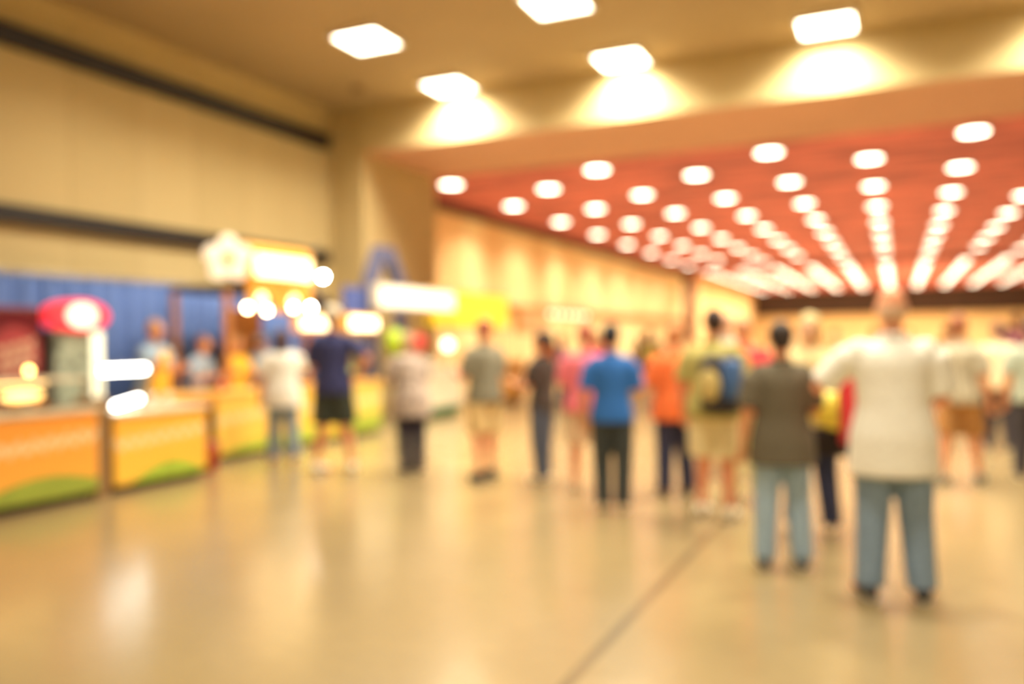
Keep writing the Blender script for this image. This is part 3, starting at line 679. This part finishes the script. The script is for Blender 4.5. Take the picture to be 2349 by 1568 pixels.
person('blond person in a cream top and navy trousers holding yellow and black bags', -.62, 6.95, 1.68, 172, 'fair', (240, 216, 160), (52, 58, 92), (206, 176, 130), (244, 214, 150), ('front', 'down'), g=1.1, stance=.17, hairstyle='long')
person('large man with grey bald head, white shirt, blue jeans and black shoes, back turned', -.03, 5.33, 1.78, 8, 'pink', (255, 250, 238), (134, 158, 184), (44, 38, 34), (226, 186, 150), ('up', 'front'), g=1.2, stance=.13, hairstyle='bald', loose=.01, hem=.70, toe=.6)
person('person in a striped grey-white top, brown shorts and grey shoes on the right', .56, 9.7, 1.70, -20, 'tan', (196, 188, 164), (172, 122, 66), (120, 116, 100), (170, 104, 70), ('front', 'down'), shorts=True, g=1.12, step=.3, shirtvar=.2)
person('person in a cream shirt and black trousers behind the brown shorts, at the right', 1.2, 12.8, 1.66, -10, 'fair', (244, 222, 182), (52, 46, 54), (60, 50, 46), (110, 70, 60), ('akimbo', 'down'), g=1.15, vox=.011)
person('person in a grey-green shirt and dark trousers cut by the right edge', 1.28, 10.3, 1.66, 0, 'tan', (176, 186, 168), (60, 56, 62), (50, 46, 44), (70, 60, 70), ('down', 'down'), g=1.12)
# vendors
person('vendor in a light blue shirt and yellow apron behind the hill counter', -8.85, 8.12, 1.84, -85, 'tan', (150, 172, 194), (80, 90, 120), (40, 40, 40), (200, 150, 90), ('front', 'reach'), g=1.12, apron=(244, 190, 60), lean=6)
person('vendor in light blue, second behind the counters, head down', -9.0, 9.0, 1.66, -80, 'tan', (156, 176, 200), (80, 90, 120), (40, 40, 40), (130, 84, 56), ('front', 'front'), lean=14)
person('vendor in a full yellow top and apron leaning over the gold counter', -9.02, 9.78, 1.64, -100, 'tan', (246, 196, 60), (200, 150, 60), (40, 40, 40), (210, 170, 110), ('front', 'reach'), g=1.15, lean=10, apron=(250, 200, 60))
person('vendor in a pale blue cap and shirt under the kiosk arches', -9.3, 10.75, 1.68, -90, 'tan', (160, 180, 206), (90, 96, 120), (40, 40, 40), (90, 60, 44), ('front', 'front'), cap=(170, 190, 214))
# people beyond, in the hall
far = [(-8.0, 20.0, 1.72, (226, 120, 60), (80, 70, 80), 'orange shirt by the small orange counter'),
       (-7.0, 18.2, 1.66, (110, 110, 150), (70, 70, 90), 'grey-violet top, past the slim black-top person'),
       (-7.6, 22.5, 1.75, (214, 60, 58), (90, 80, 80), 'red top near the orange counter'),
       (-6.9, 25.0, 1.7, (96, 92, 150), (60, 60, 80), 'violet-blue top left of the pink shirt'),
       (-6.3, 22.0, 1.62, (236, 206, 150), (180, 140, 100), 'cream top before the hall wall'),
       (-5.9, 27.0, 1.75, (196, 120, 84), (80, 66, 60), 'rust shirt between the blue and black shirts'),
       (-4.6, 24.0, 1.74, (204, 160, 110), (190, 140, 100), 'light brown clothes behind the black printed shirt'),
       (-4.1, 21.5, 1.72, (232, 190, 140), (200, 170, 130), 'pale peach clothes left of the orange shirt'),
       (-3.2, 30.0, 1.75, (232, 204, 160), (90, 80, 90), 'ivory shirt far down the aisle'),
       (-1.6, 26.0, 1.75, (236, 200, 140), (120, 100, 84), 'straw yellow shirt behind the dark grey shirt'),
       (-.5, 22.0, 1.72, (236, 214, 170), (206, 170, 120), 'cream clothes just left of the large white shirt'),
       (.9, 19.0, 1.72, (206, 130, 84), (110, 80, 66), 'copper shirt just right of the large white shirt'),
       (1.9, 17.2, 1.86, (150, 90, 104), (60, 50, 60), 'mauve top, tall, upper right'),
       (2.5, 24.0, 1.72, (212, 150, 96), (90, 70, 66), 'amber shirt at the far right'),
       (2.0, 20.6, 1.66, (122, 96, 100), (66, 56, 62), 'dusky purple top at the far right'),
       (3.4, 30.0, 1.75, (220, 176, 130), (90, 76, 70), 'beige shirt near the right edge, far off'),
       (1.7, 28.0, 1.7, (74, 72, 84), (60, 56, 60), 'slate dark clothes beyond the brown shorts'),
       (-2.4, 36.0, 1.75, (216, 150, 110), (110, 90, 80), 'salmon shirt in the distant crowd'),
       (.4, 34.0, 1.74, (224, 180, 130), (120, 96, 80), 'sand shirt in the distant crowd'),
       (-8.2, 30.0, 1.74, (230, 180, 130), (120, 96, 80), 'peach shirt in front of the tall wall panels')]
for i, (x, y, H, c1, c2, l) in enumerate(far):
    person('distant person in '+l, x, y, H, random.uniform(-60, 60), random.choice(('tan', 'fair', 'pink')), c1, c2, (60, 50, 46), random.choice(((60, 40, 30), (120, 80, 50), (40, 32, 30))),
           random.choice((('down', 'down'), ('front', 'down'), ('swing', 'front'))), vox=.013, g=random.uniform(1, 1.2), step=random.uniform(-.2, .25), group='people farther down the hall')

# ------------------------------------------------------------------ bags
NYL = mat('backpack_black', (48, 44, 50), .7)
t = thing('backpack', 'dark backpack with blue side and round tan patch on the olive-shirted back', 'backpack', (-1.29, 6.96, 1.14), -22)
MB().box(-.16, .16, -.13, .06, -.24, .22, .055).build('main_bag', NYL, t, True)
MB().box(.06, .175, -.145, .04, -.12, .20, .04).build('side_panel', mat('bag_blue', (66, 104, 160), .6), t, True)
MB().ball((-.04, -.14, -.01), (.10, .03, .13)).build('round_patch', mat('tan_patch', (214, 190, 120), .7), t, True)
for sx in (-.1, .1): MB().tube([(sx, .05, -.2), (sx, .07, .0), (sx*1.1, .08, .2), (sx, .03, .24)], [(.02, .008)]*4, 8).build('strap', NYL, t, True)
t = thing('plastic_bag', 'crumpled bright yellow bag held between the dark grey shirt and white shirt', 'bag', (-.465, 6.62, .98))
b = MB(); b.ball((0, 0, 0), (.15, .11, .14), 18); b.ball((.05, .02, -.07), (.12, .10, .09), 14); b.ball((-.07, .0, .05), (.10, .09, .09), 14)
b.build('bag_body', mat('yellow_plastic', (255, 220, 76), .4, var=.15, scale=18, bump=.4), t, voxel=.012, relax=1)
MB().tube([(-.03, 0, .1), (-.02, .03, .17), (.04, .03, .17), (.04, 0, .1)], [.008]*4, 6).build('handle', mat('yellow_plastic', (0, 0, 0)), t, True)
t = thing('tote_bag', 'black tote bag hanging just below the yellow bag', 'bag', (-.45, 6.82, .72))
MB().box(-.17, .17, -.07, .07, -.11, .10, .03).build('bag_body', mat('black_canvas', (44, 34, 36), .8), t, True)
for sy in (-.04, .04): MB().tube([(-.08, sy, .08), (-.02, sy*.4, .37), (.02, sy*.4, .37), (.08, sy, .08)], [.008]*4, 6).build('handle', mat('black_canvas', (0, 0, 0)), t, True)
t = thing('shopping_bag', 'narrow red bag at the left side of the large white shirt', 'bag', (-.25, 5.66, .84), 15)
MB().prism([(-.08, 0), (.09, 0), (.10, .40), (-.09, .40)], 'y', -.05, .05).build('bag_body', mat('red_paper', (214, 46, 54), .6), t)
for sy in (-.045, .045): MB().tube([(-.05, sy, .39), (-.02, sy*.3, .54), (.03, sy*.3, .54), (.05, sy, .39)], [.006]*4, 6).build('handle', mat('red_paper', (0, 0, 0)), t, True)
